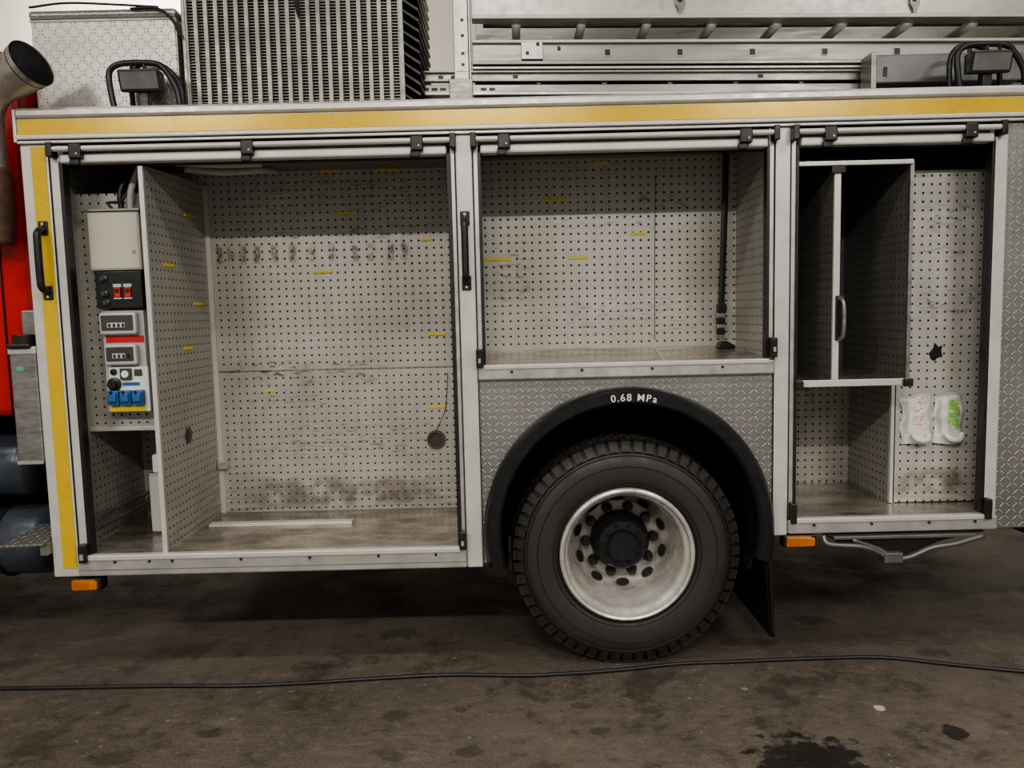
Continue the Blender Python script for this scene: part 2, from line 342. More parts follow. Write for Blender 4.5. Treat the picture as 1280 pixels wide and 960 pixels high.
def ymark(n,y0,y1,z0,z1,x,nv=12):
    cy,cz=(y0+y1)/2,(z0+z1)/2
    mesh(n,[(x,cy+(y1-y0)/2*cos(2*pi*i/nv)*(1+.2*sin(i*2.3)),cz+(z1-z0)/2*sin(2*pi*i/nv)*(1+.2*cos(i*3.1))) for i in range(nv)],[tuple(range(nv))],M(n+'_stain',(.13,.115,.1),.1,.7,.4,30),FT)
ymark('partition_rust_mark',.25,.33,1.02,1.10,-1.5315)
mesh('partition_rust_core',[(-1.530,.28+.018*cos(i*pi/5),1.06+.025*sin(i*pi/5)) for i in range(10)],[tuple(range(10))],blk,FT)
tube('wall_dark_line',[(.72,.498,2.24),(.715,.498,2.0),(.71,.498,1.45)],.0013,blk,FT,seg=6)
# ---- middle compartment
mesh('middle_floor',[(-.15,0,1.372),(1.13,0,1.372),(1.13,.53,1.42),(-.15,.53,1.42),(-.15,0,1.34),(1.13,0,1.34),(1.13,.53,1.36),(-.15,.53,1.36)],[(0,1,2,3),(4,7,6,5),(0,4,5,1),(1,5,6,2),(2,6,7,3),(3,7,4,0)],alu_floor,FT)
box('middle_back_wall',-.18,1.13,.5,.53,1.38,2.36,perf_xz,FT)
box('middle_left_wall',-.18,-.15,.05,.5,1.38,2.36,perf_yz,FT)
box('middle_right_wall',1.11,1.135,.05,.5,1.38,2.36,perf_yz,FT)
mesh('middle_floor_joint',[(.66,.02,1.3755),(.668,.02,1.3755),(.708,.5,1.419),(.70,.5,1.419)],[(0,1,2,3)],alu_w,FT)
# ---- rear compartment
box('rear_floor',1.2,2.2,.0,.68,.65,.678,alu_floor,FT)
box('rear_back_wall',1.2,1.75,.65,.68,.678,2.36,perf_xz,FT)
box('rear_left_wall',1.19,1.215,.05,.66,.678,2.36,perf_yz,FT)
box('rear_lower_right_wall',1.745,1.76,.2,.66,.678,1.28,perf_yz,FT)
box('rear_upper_right_wall',1.70,1.715,.02,.66,1.27,2.2,perf_shade,FT)
box('rear_panel',1.745,2.18,.2,.212,.682,2.19,perf_pan,FT)
box('rear_panel_flange',1.735,1.75,.19,.21,.682,2.2,alu_w,FT)
box('rear_right_wall',2.17,2.2,.05,.66,.678,2.36,alu_d,FT)
box('rear_underside',1.2,2.2,.02,.68,.6,.65,dark,FT)
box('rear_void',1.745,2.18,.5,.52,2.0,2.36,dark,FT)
box('rear_shelf',1.225,1.71,.0,.65,1.262,1.275,alu_floor,FT)
box('rear_shelf_edge',1.225,1.71,-.012,.0,1.25,1.28,alu_w,FT,.003)
box('rear_cabinet_top',1.225,1.71,.0,.65,2.19,2.2,dark,FT)
box('rear_cabinet_top_edge',1.225,1.71,-.01,.01,2.183,2.203,alu,FT,.003)
box('rear_cabinet_back',1.225,1.70,.64,.648,1.275,2.19,perf_shade,FT)
box('rear_divider',1.385,1.397,.0,.6,1.275,2.19,perf_shade,FT)
box('rear_divider_edge',1.376,1.404,-.012,.004,1.28,2.185,alu_w,FT,.003)
box('rear_cabinet_right_edge',1.700,1.716,.0,.02,1.28,2.19,alu_d,FT)
tube('rear_divider_handle',[(1.402,-.01,1.63),(1.408,-.04,1.61),(1.41,-.045,1.54),(1.408,-.04,1.47),(1.402,-.01,1.45)],.009,alu_d,FT)
box('divider_handle_plate',1.385,1.425,-.018,-.012,1.45,1.64,blk,FT,.004)
boxes('cabinet_latches',[(1.36,1.42,-.02,-.01,2.15,2.185)],blk,FT,.003)
prism('panel_tear',[(1.905,1.37),(1.925,1.395),(1.93,1.42),(1.945,1.40),(1.965,1.405),(1.96,1.38),(1.968,1.355),(1.945,1.35),(1.93,1.335),(1.915,1.345)],.1975,.2,blk,FT)
smudge('scuff_r1',1.8,2.1,1.8,1.86,.1982,sm_dark); smudge('scuff_r2',1.82,2.12,1.9,2.05,.198,sm_dark)
smudge('scuff_r3',1.76,1.84,1.3,1.55,.1979,sm_dark); smudge('scuff_r4',1.8,2.15,1.5,1.7,.1978,sm_dark); smudge('scuff_r5',1.75,2.15,.7,.85,.1977,sm_brown)
# ---- shutter headers
def shutter(n,x0,x1,clips):
    box('shutter_roll_housing_'+n,x0,x1,.02,.06,2.26,2.345,dark,FT)
    cyl('shutter_pull_rod_'+n,(x0-.02,-.045,2.318),(x1+.02,-.045,2.318),.0115,alu_w,FT)
    box('shutter_bottom_bar_'+n,x0+.01,x1-.01,-.035,.02,2.262,2.298,alu_w,FT,.008)
    cl=[]
    for x in clips: cl.append((x-.026,x+.026,-.062,-.03,2.275,2.335)); cl.append((x-.03,x+.01,-.05,-.03,2.25,2.28))
    boxes('shutter_clips_'+n,cl,blk,FT,.006)
    boxes('shutter_clip_screws_'+n,[(x+.005,x+.013,-.065,-.06,2.29,2.298) for x in clips],alu,FT,.002)
    boxes('rod_end_brackets_'+n,[(x0-.03,x0-.005,-.06,.0,2.285,2.345),(x1+.005,x1+.03,-.06,.0,2.285,2.345)],blk,FT,.004)
shutter('front',-1.87,-.24,[-1.78,-1.07,-.37]); shutter('middle',-.12,1.10,[-.01,.99]); shutter('rear',1.215,2.04,[1.34,1.92])
boxes('latch_brackets',[(-1.90,-1.865,-.05,-.01,.56,.64),(-.245,-.215,-.05,-.01,.58,.66),(-.15,-.12,-.05,-.01,1.37,1.45),(1.10,1.13,-.05,-.01,1.385,1.47),(1.195,1.22,-.05,-.01,.66,.75),(2.04,2.065,-.05,-.01,.66,.75),(1.215,1.25,-.03,-.01,1.24,1.28),(1.68,1.72,-.03,-.01,1.245,1.28)],blk,FT,.005)
boxes('latch_pins',[(-1.89,-1.875,-.056,-.05,.575,.60),(-.236,-.224,-.056,-.05,.6,.62),(-.14,-.13,-.056,-.05,1.39,1.41),(1.11,1.12,-.056,-.05,1.41,1.43)],alu,FT)
def handle(x,z0,z1):
    g=group('grab_handle',(x,-.02,z0))
    tube('grip',[(x,-.015,z0+.01),(x,-.06,z0+.03),(x,-.068,z0+.07),(x,-.068,z1-.07),(x,-.06,z1-.03),(x,-.015,z1-.01)],.015,blk,g)
    boxes('foot_plates',[(x-.02,x+.02,-.025,-.015,z0-.02,z0+.04),(x-.02,x+.02,-.025,-.015,z1-.04,z1+.02)],blk,g,.004)
    boxes('foot_screws',[(x-.005,x+.005,-.028,-.025,z0-.012,z0-.002),(x-.005,x+.005,-.028,-.025,z1+.002,z1+.012)],alu,g)
handle(-1.955,1.72,2.01); handle(-.182,1.72,2.01)
# underbody
boxes('chassis_rails',[(-3.9,2.6,.85,.93,.62,.88),(-3.9,2.6,1.57,1.65,.62,.88)],dark,FT)
boxes('chassis_crossmembers',[(x,x+.08,.93,1.57,.66,.82) for x in(-1.6,-.6,1.4,2.3)],dark,FT)
boxes('far_side_lockers',[(-1.95,-.2,1.8,2.48,.5,1.08),(1.2,2.6,1.8,2.48,.6,1.08)],dark,FT)
boxes('added_dark_underrun',[(2.45,2.6,.1,2.4,.48,.62)],dark,FT,.01)  # low dark beam added to darken the view under the tail
cyl('rear_axle',(AX,.4,.515),(AX,2.1,.515),.09,dark,FT)
lathe('differential',[(.0,1.0),(.16,1.08),(.2,1.25),(.16,1.42),(0,1.5)],AX,.515,dark,FT,seg=24,closed=False)
boxes('leaf_springs',[(-.1,1.1,.80,.87,.62,.68)],dark,FT)
stepm=M('step_grey_metal',(.2,.2,.195),.6,.4,.3,9)
tube('folding_step_bracket',[(1.34,-.03,.60),(1.36,-.05,.568),(1.50,-.06,.556),(1.58,-.06,.525),(1.62,-.06,.50),(1.70,-.06,.505),(1.80,-.06,.545),(1.9,-.06,.56),(2.03,-.05,.59)],.011,stepm,FT)
prism('folding_step_plate',[(1.34,.605),(1.40,.572),(1.53,.562),(1.60,.515),(1.70,.51),(1.86,.568),(2.05,.605)],-.035,.3,dark,FT,.005)
boxes('folding_step_rail',[(1.38,2.0,-.05,-.03,.585,.60)],stepm,FT,.003)
boxes('step_hinge',[(1.59,1.67,-.075,-.04,.485,.53)],stepm,FT,.004)
tube('step_link',[(1.63,-.06,.50),(1.58,-.05,.54),(1.46,-.05,.585)],.008,stepm,FT)
# mud flap
mesh('mud_flap_sheet',[(1.075,-.03,.66),(1.105,-.03,.66),(1.075,.6,.66),(1.105,.6,.66),(1.11,-.04,.15),(1.125,-.04,.15),(1.11,.6,.15),(1.125,.6,.15)],[(0,2,3,1),(4,5,7,6),(0,1,5,4),(2,6,7,3),(0,4,6,2),(1,3,7,5)],rub,FT,bevel=.003)
tube('mud_flap_rib',[(1.10,-.045,.60),(1.105,-.05,.45),(1.12,-.05,.16)],.008,rub,FT)
boxes('mud_flap_bolts',[(1.09,1.11,-.05,-.03,.56,.575)],alu_d,FT)

# ---------------------------------------------------------------- wheel
def wheel(cx,cz):
    W=group('truck_wheel',(cx,.03,cz)); R=.515
    prof=[(.300,.03),(.315,.012),(.345,.004),(.385,.0),(.42,.002),(.45,.012),(.47,.028),(.490,.045),(.500,.055),(.503,.09),(.504,.15),(.503,.21),(.500,.245),(.47,.27),(.42,.295),(.345,.292),(.30,.27)]
    Y=.025
    lathe('tyre_carcass',prof,cx,cz,tyrem,W,seg=96,y0=Y)
    for rr,yy in((.315,.010),(.33,.006),(.40,-.001),(.447,.009),(.458,.016)):
        lathe('sidewall_bead',[(rr-.003,yy+.004),(rr,yy-.003),(rr+.003,yy+.004)],cx,cz,tyrem,W,seg=96,y0=Y,closed=False)
    vs=[];fs=[];NB=56
    for k in range(NB):
        for (ya,yb,da) in ((.035,.095,0),(.105,.145,.5),(.155,.195,0),(.205,.262,.5)):
            a=2*pi*(k+da)/NB; h=2*pi/NB*.36
            o=len(vs)
            for aa,yy in ((a-h,ya),(a+h,ya),(a+h+.01,yb),(a-h+.01,yb)):
                e=.010 if (ya<.04 and yy==ya) or (yb>.26 and yy==yb) else 0
                for r_ in (.47,R+.003-e): vs.append((cx+r_*cos(aa),yy+Y,cz+r_*sin(aa)))
            fs+=[tuple(i+o for i in f) for f in [(0,2,4,6),(1,7,5,3),(0,1,3,2),(2,3,5,4),(4,5,7,6),(6,7,1,0)]]
    mesh('tread_blocks',vs,fs,tyrem,W)
    vs=[];fs=[]
    for k in range(NB):
        a=2*pi*(k)/NB; h=2*pi/NB*.33; o=len(vs)
        for aa in(a-h,a+h):
            for r_,y_ in((.465,.012),(.49,.028),(.508,.040),(.508,.06),(.46,.05)): vs.append((cx+r_*cos(aa),y_+Y-.002,cz+r_*sin(aa)))
        fs+=[tuple(o+i for i in range(5)),tuple(o+9-i for i in range(5))]+[(o+i,o+(i+1)%5,o+5+(i+1)%5,o+5+i) for i in range(5)]
    mesh('shoulder_lugs',vs,fs,tyrem,W)
    rp=[(.302,.035),(.300,.018),(.292,.012),(.284,.016),(.281,.03),(.272,.045),(.262,.055),(.258,.07),(.257,.10),(.250,.125),(.243,.16),(.240,.20),(.236,.235),(.238,.25),(.30,.25),(.30,.06)]
    lathe('rim',rp,cx,cz,chrome,W,seg=96,y0=Y-.02)
    lathe('wheel_disc',[(.240,.22),(.228,.250),(.212,.265),(.195,.282),(.185,.290),(.10,.290),(.10,.30),(.24,.30)],cx,cz,chrome_d,W,seg=96,y0=Y-.02)
    for k in range(10):
        a=2*pi*(k+.5)/10+.05
        c_=Vector((cx+.2085*cos(a),.266,cz+.2085*sin(a))); rad=Vector((cos(a),-.85,sin(a))).normalized(); tan_=Vector((-sin(a),0,cos(a)))
        nn=rad.cross(tan_).normalized(); nn=nn if nn.y<0 else -nn
        P=[c_+nn*.008+tan_*.031*cos(t)+rad*.019*sin(t) for t in [2*pi*i/24 for i in range(24)]]
        mesh('hand_hole_%d'%k,[c_+nn*.008]+P,[(0,i+1,(i+1)%24+1) for i in range(24)],dark,W)
        a=2*pi*k/10+.05
        x,z=cx+.161*cos(a),cz+.161*sin(a)
        tube('wheel_nut_%d'%k,[(x,.30,z),(x,.258,z)],.020,nut,W,seg=6,curve=False,smooth=False)
        cyl('wheel_nut_washer_%d'%k,(x,.30,z),(x,.286,z),.026,nut,W,16)
        cyl('wheel_stud_%d'%k,(x,.27,z),(x,.242,z),.011,nut,W,10)
    lathe('hub',[(.138,.30),(.138,.255),(.132,.235),(.122,.225),(.116,.195),(.108,.185),(.075,.180),(.072,.165),(.062,.155),(.0,.153)],cx,cz,blk,W,seg=48,closed=False)
    for k in range(10):
        a=2*pi*k/10; x,z=cx+.094*cos(a),cz+.094*sin(a); tube('hub_bolt_%d'%k,[(x,.19,z),(x,.172,z)],.010,blk,W,seg=6,curve=False,smooth=False)
    lathe('inner_tyre',prof,cx,cz,tyrem,W,seg=64,y0=.36)
    for k,ch in enumerate("REGROOVABLE"):
        cu=bpy.data.curves.new('sidewall_letter','FONT'); cu.body=ch; cu.size=.028; cu.extrude=.0008; cu.align_x='CENTER'
        ob=bpy.data.objects.new('sidewall_letter_%d'%k,cu); fin(ob,W,tyrem); a=radians(62-k*3.6)
        ob.matrix_world=Matrix.Translation((cx+.355*cos(a),Y+.001,cz+.355*sin(a)))@Matrix.Rotation(pi/2-a,4,'Y')@Matrix.Rotation(pi/2,4,'X')
    return W
wheel(AX,.515)
FW=group('truck_wheel',(AX,2.3,.515))
fp=[(.29,.0),(.345,-.02),(.42,-.02),(.49,.03),(.515,.06),(.515,.24),(.49,.27),(.42,.29),(.345,.29),(.29,.27)]
lathe('tyre_outer',fp,AX,.515,tyrem,FW,seg=64,y0=2.17); lathe('tyre_inner',fp,AX,.515,tyrem,FW,seg=64,y0=1.84)
lathe('rim',[(.29,.0),(.25,.02),(.24,.2),(0,.2),(0,.22),(.29,.25)],AX,.515,chrome,FW,seg=48,y0=2.17)
FW=group('truck_wheel',(-3.35,.15,.515))
lathe('tyre',fp,-3.35,.515,tyrem,FW,seg=64,y0=.1)
lathe('rim',[(.30,.0),(.27,.02),(.25,.04),(.2,-.01),(.1,-.03),(0,-.03),(0,.22),(.29,.25)],-3.35,.515,chrome,FW,seg=48,y0=.1)

def marker(x0,x1,z0,z1):
    g=group('side_marker_light',((x0+x1)/2,-.02,z0))
    box('lens',x0+.008,x1-.02,-.045,-.02,z0+.006,z1-.004,orange,g,.005); box('housing',x0,x1,-.03,.03,z0,z1,blk,g,.004)
    box('lens_end',x1-.045,x1-.01,-.047,-.03,z0+.01,z1-.01,M('lens_bright',(.55,.18,.02),0,.2),g,.003)
marker(-1.95,-1.82,.43,.485); marker(1.17,1.31,.55,.605)

# ---------------------------------------------------------------- electrical panel
E=group('electrical_panel',(-1.72,.15,1.6))
box('mounting_board',-1.93,-1.60,.185,.197,1.12,2.17,perf_xz,E); box('mounting_board_lip',-1.93,-1.60,.17,.197,1.105,1.125,alu_w,E,.003)
box('beige_cabinet',-1.835,-1.61,.10,.185,1.826,2.08,beige,E,.006); box('cabinet_lid_line',-1.829,-1.616,.097,.10,1.834,2.072,beige,E,.003)
box('cabinet_lock',-1.645,-1.633,.092,.097,1.90,1.912,alu_d,E)
box('cabinet_top_flange',-1.84,-1.60,.09,.19,2.08,2.09,alu_d,E,.002)
box('switch_plate',-1.815,-1.612,.095,.185,1.66,1.822,blk,E,.004)
for i,(x,z) in enumerate([(-1.775,1.79),(-1.775,1.725),(-1.77,1.685)]):
    lathe('knob_%d'%i,[(.013,.095),(.015,.088),(.010,.084),(.010,.074),(0,.074)],x,z,dgrey,E,seg=18,closed=False)
boxes('rocker_white',[(-1.735,-1.70,.088,.095,1.752,1.766),(-1.69,-1.655,.088,.095,1.752,1.766),(-1.735,-1.70,.088,.095,1.70,1.706),(-1.69,-1.655,.088,.095,1.70,1.706)],lgrey,E)
boxes('rocker_red',[(-1.730,-1.705,.085,.095,1.708,1.75),(-1.685,-1.660,.085,.095,1.708,1.75)],redp,E,.002)
boxes('rocker_centre',[(-1.725,-1.710,.082,.085,1.728,1.745),(-1.680,-1.665,.082,.085,1.728,1.745)],blk,E)
def txt(n,body,x,y,z,size,mat,par):
    cu=bpy.data.curves.new(n,'FONT'); cu.body=body; cu.size=size; cu.extrude=.0003; cu.align_x='LEFT'; ob=bpy.data.objects.new(n,cu); fin(ob,par,mat)
    ob.matrix_world=Matrix.Translation((x,y,z))@Matrix.Rotation(pi/2,4,'X'); return ob
txt('switch_caption','MAST VALAISIN',-1.735,.0945,1.79,.014,white,E); txt('switch_caption_low','VALO',-1.79,.0945,1.667,.012,white,E)
box('socket_board',-1.812,-1.625,.12,.185,1.20,1.652,lgrey,E,.004)
box('lower_cover',-1.79,-1.615,.105,.12,1.20,1.40,white,E,.004)
for i,(x0,x1,z0,z1) in enumerate([(-1.808,-1.645,1.545,1.642),(-1.795,-1.652,1.41,1.502)]):
    box('breaker_frame_%d'%i,x0,x1,.085,.12,z0,z1,lgrey,E,.01); box('breaker_window_%d'%i,x0+.012,x1-.012,.08,.086,z0+.018,z1-.012,dgrey,E,.004)
    boxes('breaker_row_%d'%i,[(x0+.04,x1-.045,.076,.081,z0+.03,z0+.052)],lgrey,E,.002)
    boxes('breaker_toggle_%d'%i,[(x0+.048+.02*k,x0+.056+.02*k,.072,.077,z0+.034,z0+.048) for k in range(4)],blk,E)
boxes('warning_label',[(-1.797,-1.63,.117,.121,1.509,1.538)],redp,E)
txt('warning_caption','KATKAISE',-1.785,.1165,1.517,.018,white,E)
lathe('main_switch',[(.03,.105),(.03,.095),(.018,.092),(.018,.07),(0,.07)],-1.765,1.325,blk,E,seg=24,closed=False)
lathe('test_button',[(.014,.105),(.014,.095),(0,.093)],-1.765,1.38,blk,E,seg=18,closed=False)
boxes('fuse_cover',[(-1.735,-1.685,.09,.105,1.345,1.395),(-1.675,-1.64,.098,.105,1.36,1.39)],dgrey,E,.004)
lathe('indicator_ring',[(.016,.09),(.016,.086),(0,.086)],-1.71,1.37,white,E,seg=18,closed=False)
boxes('blue_label',[(-1.73,-1.655,.102,.105,1.318,1.332)],bluep,E)
for k in range(3):
    x=-1.765+k*.054
    box('socket_body_%d'%k,x-.024,x+.024,.075,.11,1.232,1.298,bluep,E,.006); box('socket_flap_%d'%k,x-.02,x+.02,.062,.08,1.245,1.29,bluep,E,.008)
    box('socket_spring_%d'%k,x-.005,x+.005,.058,.063,1.285,1.297,blk,E)
boxes('yellow_warning',[(-1.79,-1.635,.10,.104,1.203,1.226)],yel,E); txt('yellow_caption','230V MAX 16A',-1.775,.0995,1.208,.014,blk,E)
tube('feed_cable',[(-1.70,.14,2.09),(-1.70,.14,2.17),(-1.67,.16,2.25),(-1.66,.2,2.34)],.012,blk,E)
tube('feed_cable_grey',[(-1.66,.14,2.09),(-1.655,.14,2.16),(-1.64,.15,2.22),(-1.60,.17,2.33)],.014,lgrey,E)
tube('feed_cable_thin',[(-1.73,.13,2.09),(-1.75,.13,2.12),(-1.69,.13,2.13),(-1.66,.15,2.2)],.006,blk,E)
tube('overhead_conduit',[(-1.52,.4,2.31),(-1.35,.45,2.30),(-1.2,.5,2.315),(-1.15,.6,2.33)],.016,lgrey,E)
tube('overhead_conduit_2',[(-1.52,.3,2.32),(-1.35,.35,2.315),(-1.15,.4,2.325)],.014,lgrey,E)
g=group('junction_box',(-1.66,.3,.59))
box('case',-1.74,-1.60,.3,.42,.588,.88,alu_d,g,.006); box('lid',-1.735,-1.605,.293,.3,.60,.87,lgrey,g,.004); box('bracket',-1.72,-1.62,.3,.42,.88,.97,white,g,.01)
cyl('gland',(-1.69,.36,.97),(-1.69,.36,1.03),.03,alu_d,g)
g=group('drain_pipes',(-1.88,.3,.7))
tube('pipe_a',[(-1.91,.06,.72),(-1.90,.3,.72),(-1.89,.62,.72)],.010,alu_d,g); tube('pipe_b',[(-1.91,.06,.67),(-1.90,.3,.67),(-1.89,.62,.67)],.010,alu_d,g)
# ---------------------------------------------------------------- strap and small clip
g=group('hanging_strap',(1.04,.44,2.3))
tube('webbing',[(1.045,.44,2.34),(1.04,.44,2.1),(1.03,.44,1.8),(1.02,.44,1.52)],.015,blk,g,seg=8,flat=.25)
boxes('buckle',[(.998,1.042,.425,.455,1.55,1.575),(1.0,1.04,.425,.455,1.50,1.52)],alu_d,g,.005)
boxes('buckle_dark',[(1.0,1.045,.42,.45,1.575,1.62),(.998,1.042,.43,.45,1.52,1.55),(1.0,1.04,.43,.45,1.47,1.50)],blk,g,.006)
g=group('floor_clip',(1.03,.4,1.41))
prism('clip_body',[(.985,1.407),(1.0,1.437),(1.03,1.442),(1.07,1.42),(1.07,1.407)],.36,.42,blk,g,.003)
# ---------------------------------------------------------------- glove packs
def pack(x0,x1,printm,tabm):
    z0,z1=.955,1.185
    g=group('glove_pack',((x0+x1)/2,.16,z0))
    def bulge(u,v): return (.022+.02*max(0,1-v*3.2))*(max(sin(pi*u),0)**.35)*(max(sin(pi*min(max(v,.02),.98)),0)**.3)+.0025*sin(u*13+v*11)+.002*sin(u*5-v*23)
    def pt(u,v,off=0):
        side=.006*sin(v*11+x0*20)*(1 if u>.5 else -1)
        w=1+.12*max(0,.25-v)
        return (x0+(x1-x0)*(.5+(u-.5)*w)+side*abs(u-.5)*2,.198-bulge(u,v)-off,z0+(z1-z0)*v+.006*sin(u*5+x0*9)*(1 if v>.5 else -.7))
    def grid(n,a0,a1,b0,b1,nx,nz,off,m):
        V=[pt(a0+(a1-a0)*i/nx,b0+(b1-b0)*j/nz,off) for j in range(nz+1) for i in range(nx+1)]
        mesh(n,V,[(j*(nx+1)+i,j*(nx+1)+i+1,(j+1)*(nx+1)+i+1,(j+1)*(nx+1)+i) for j in range(nz) for i in range(nx)],m,g,smooth=True)
    grid('pouch',0,1,0,1,16,24,0,white); grid('print',.42,.82,.32,.86,8,10,.0012,printm); grid('label_strip',.35,.85,.90,.95,5,2,.0012,tabm)
    grid('header_fold',.02,.98,.955,1,8,2,.002,lgrey); grid('inner_strip',.06,.2,.2,.9,3,8,.0012,lgrey)
    xm=(x0+x1)/2
    tube('glove_fingers',[(xm-.035,.160,z0+.05),(xm-.01,.150,z0+.028),(xm+.03,.152,z0+.025),(xm+.05,.165,z0+.05)],lambda t:.009+.006*sin(pi*t),white,g)
def scrib(name,colr,lo,hi):
    m,T,b=base(name,(.75,.75,.73),0,.45); n=T.noise(T.obj((1,1,2.4)),60,4,.6); T.l.new(T.mix(T.ramp(n,lo,hi),(.78,.78,.76),colr),b.inputs['Base Color']); return m
pack(1.785,1.915,scrib('red_text_print',(.7,.25,.2),.53,.58),scrib('red_strip',(.7,.2,.15),.48,.55)); pack(1.935,2.065,scrib('green_leaf_print',(.3,.62,.12),.40,.5),scrib('green_strip',(.25,.5,.15),.5,.6))

# ---------------------------------------------------------------- roof: tread plate box
g=group('storage_box',(-1.75,.5,2.49))
box('case',-2.07,-1.44,.2,.8,2.487,2.92,dia_box,g,.004); box('lid',-2.08,-1.43,.19,.81,2.92,2.965,dia_box,g,.02)
box('lid_seam',-2.075,-1.435,.196,.2,2.914,2.922,alu_d,g); box('side_cap',-1.438,-1.434,.2,.8,2.487,2.92,dia_yz,g)
tube('lid_rope',[(-1.62,.18,2.955),(-1.5,.17,2.95),(-1.44,.18,2.90),(-1.41,.17,2.83)],.006,blk,g)
tube('lid_rubber',[(-2.06,.18,2.97),(-1.9,.18,2.985),(-1.7,.18,2.975),(-1.5,.18,2.96)],.005,blk,g)
# ---------------------------------------------------------------- roof: louvred grille unit
g=group('louvred_grille_unit',(-.92,.5,2.49))
box('dark_core',-1.39,-.46,.235,.9,2.50,3.16,dark,g)
bars=[];fins=[]
for i in range(22):
    x=-1.395+i*(.94/21); bars.append((x-.0085,x+.0085,.2,.235,2.5,3.16))
for i in range(21):
    x=-1.395+i*(.94/21)+.0224
    for j in range(48):
        z=2.545+j*.0128; fins.append((x-.015,x+.015,.214,.235,z,z+.0045))
boxes('vertical_bars',bars,M('grille_bar_metal',(.42,.4,.37),.65,.42,.5,5,stretch=(1,1,2)),g); boxes('fins',fins,M('grille_fin_metal',(.3,.285,.26),.6,.45,.4,6),g)
boxes('frame',[(-1.41,-1.395,.195,.9,2.487,3.17),(-.46,-.44,.195,.9,2.487,3.17),(-1.41,-.44,.195,.9,2.487,2.503),(-1.41,-.44,.195,.9,3.16,3.175)],alu_d,g,.003)
vs=[];fs=[]
for i in range(14):
    z=2.53+i*.045; o=len(vs)
    for y in(.2,.7):
        vs+=[(-.44,y,z+.045),(-.44,y,z+.035),(-.375,y,z-.01),(-.37,y,z)]
    fs+=[(o,o+1,o+2,o+3),(o+4,o+7,o+6,o+5),(o,o+4,o+5,o+1),(o+1,o+5,o+6,o+2),(o+2,o+6,o+7,o+3),(o+3,o+7,o+4,o)]
mesh('side_slats',vs,fs,blk,g)
prism('bent_fin_gap',[(-.92,3.15),(-.915,2.98),(-.905,2.93),(-.895,2.90),(-.89,2.94),(-.893,3.0),(-.895,3.15)],.192,.2,dark,g)
# ---------------------------------------------------------------- roof: ladder
L=group('aluminium_ladder',(1.2,.6,2.55)); SL=-.019; XR=-.15
def lb(n,lst,m=alu_l,bev=.003): return boxes(n,lst,m,L,bev,SL,XR)
lb('upper_stile',[(-.15,3.3,.46,.49,2.99,3.2)],alu); lb('upper_stile_lip',[(-.15,3.3,.43,.50,2.972,2.99)],alu_w)
lb('upper_stile_far',[(-.15,3.3,.93,.96,2.95,3.2)])
lb('middle_stile',[(-.15,3.3,.435,.46,2.775,2.86),(-.15,3.3,.415,.47,2.76,2.777)]); lb('middle_stile_lip',[(-.15,3.3,.415,.47,2.858,2.872)],alu_w)
lb('middle_stile_far',[(-.15,3.3,.95,.98,2.77,2.90)],alu_d)
lb('middle_rail_line',[(-.15,3.3,.40,.43,2.735,2.747)],alu)
lb('lower_stile',[(-.40,3.3,.42,.45,2.685,2.722)]); lb('lower_stile_lip',[(-.40,3.3,.40,.46,2.720,2.728)],alu)
lb('base_stile',[(-.40,3.3,.41,.44,2.63,2.668)]); lb('base_stile_lip',[(-.42,3.3,.39,.45,2.615,2.630)],alu)
lb('base_stile_far',[(-.42,3.3,.9,.93,2.6,2.74)],alu_d)
lb('bottom_rail',[(-.2,3.3,.36,.40,2.57,2.588)],alu_l)
lb('gap_shadow_core',[(-.14,3.3,.47,.5,2.735,2.762),(-.14,3.3,.455,.47,2.66,2.69),(-.14,3.3,.42,.46,2.50,2.615)],dark,0)
lb('web_holes',[(x-.016,x+.016,.431,.436,2.80,2.835) for x in [.145+.34*i for i in range(9)]],alu_w,0)
lb('web_hole_centres',[(x-.013,x+.013,.429,.432,2.804,2.832) for x in [.145+.34*i for i in range(9)]],blk,0)
lb('lower_slots',[(x-.012,x+.012,.417,.421,2.697,2.712) for x in [-.3,-.24,.05,1.2]],blk,0)
lb('base_slots',[(x-.014,x+.014,.407,.411,2.64,2.652) for x in [-.37,-.33,-.29,-.1,-.06]],blk,0)
for i in range(11):
    x=.06+i*.31; zz=2.962+SL*(x-XR)
    tube('rung_%d'%i,[(x,.48,zz),(x,.94,zz)],.021,alu_w,L,14,curve=False)
    cyl('low_rung_%d'%i,(x+.1,.44,zz-.27),(x+.1,.92,zz-.27),.018,alu_d,L,12)
tube('inner_rod',[(-.1,.60,3.0),(1.2,.60,2.975),(3.2,.60,2.94)],.012,alu_d,L)
box('end_post',-.235,-.155,.40,.46,2.487,3.2,alu,L,.004); box('end_post_bracket',-.26,-.15,.385,.40,2.55,2.69,alu_d,L,.004)
boxes('post_holes',[(-.20,-.185,.397,.401,z,z+.012) for z in(2.95,2.88,2.80,2.75)],blk,L)
boxes('post_groove',[(-.168,-.163,.398,.401,2.5,3.2)],dark,L)
lb('catch_plate',[(.08,.18,.405,.432,2.78,2.86)],alu); lb('catch_bolts',[(.10,.115,.40,.406,2.80,2.815),(.15,.165,.40,.406,2.84,2.855),(.25,.265,.425,.436,2.83,2.845)],blk,.002)
for i,(x) in enumerate([.83,1.93]):
    zz=3.03+SL*(x-XR)
    prism('hook_plate_%d'%i,[(x-.022,zz+.08),(x-.022,zz+.01),(x-.006,zz-.02),(x-.004,zz-.05),(x+.008,zz-.05),(x+.01,zz-.02),(x+.024,zz+.01),(x+.024,zz+.08)],.445,.458,alu_d,L,.003)
    cyl('hook_bolt_%d'%i,(x,.44,zz+.03),(x,.455,zz+.03),.012,blk,L,12)
boxes('roof_supports',[(x,x+.06,.5,.95,2.487,2.61+SL*(x-XR)) for x in(-.1,1.3,2.4)],alu_d,L)
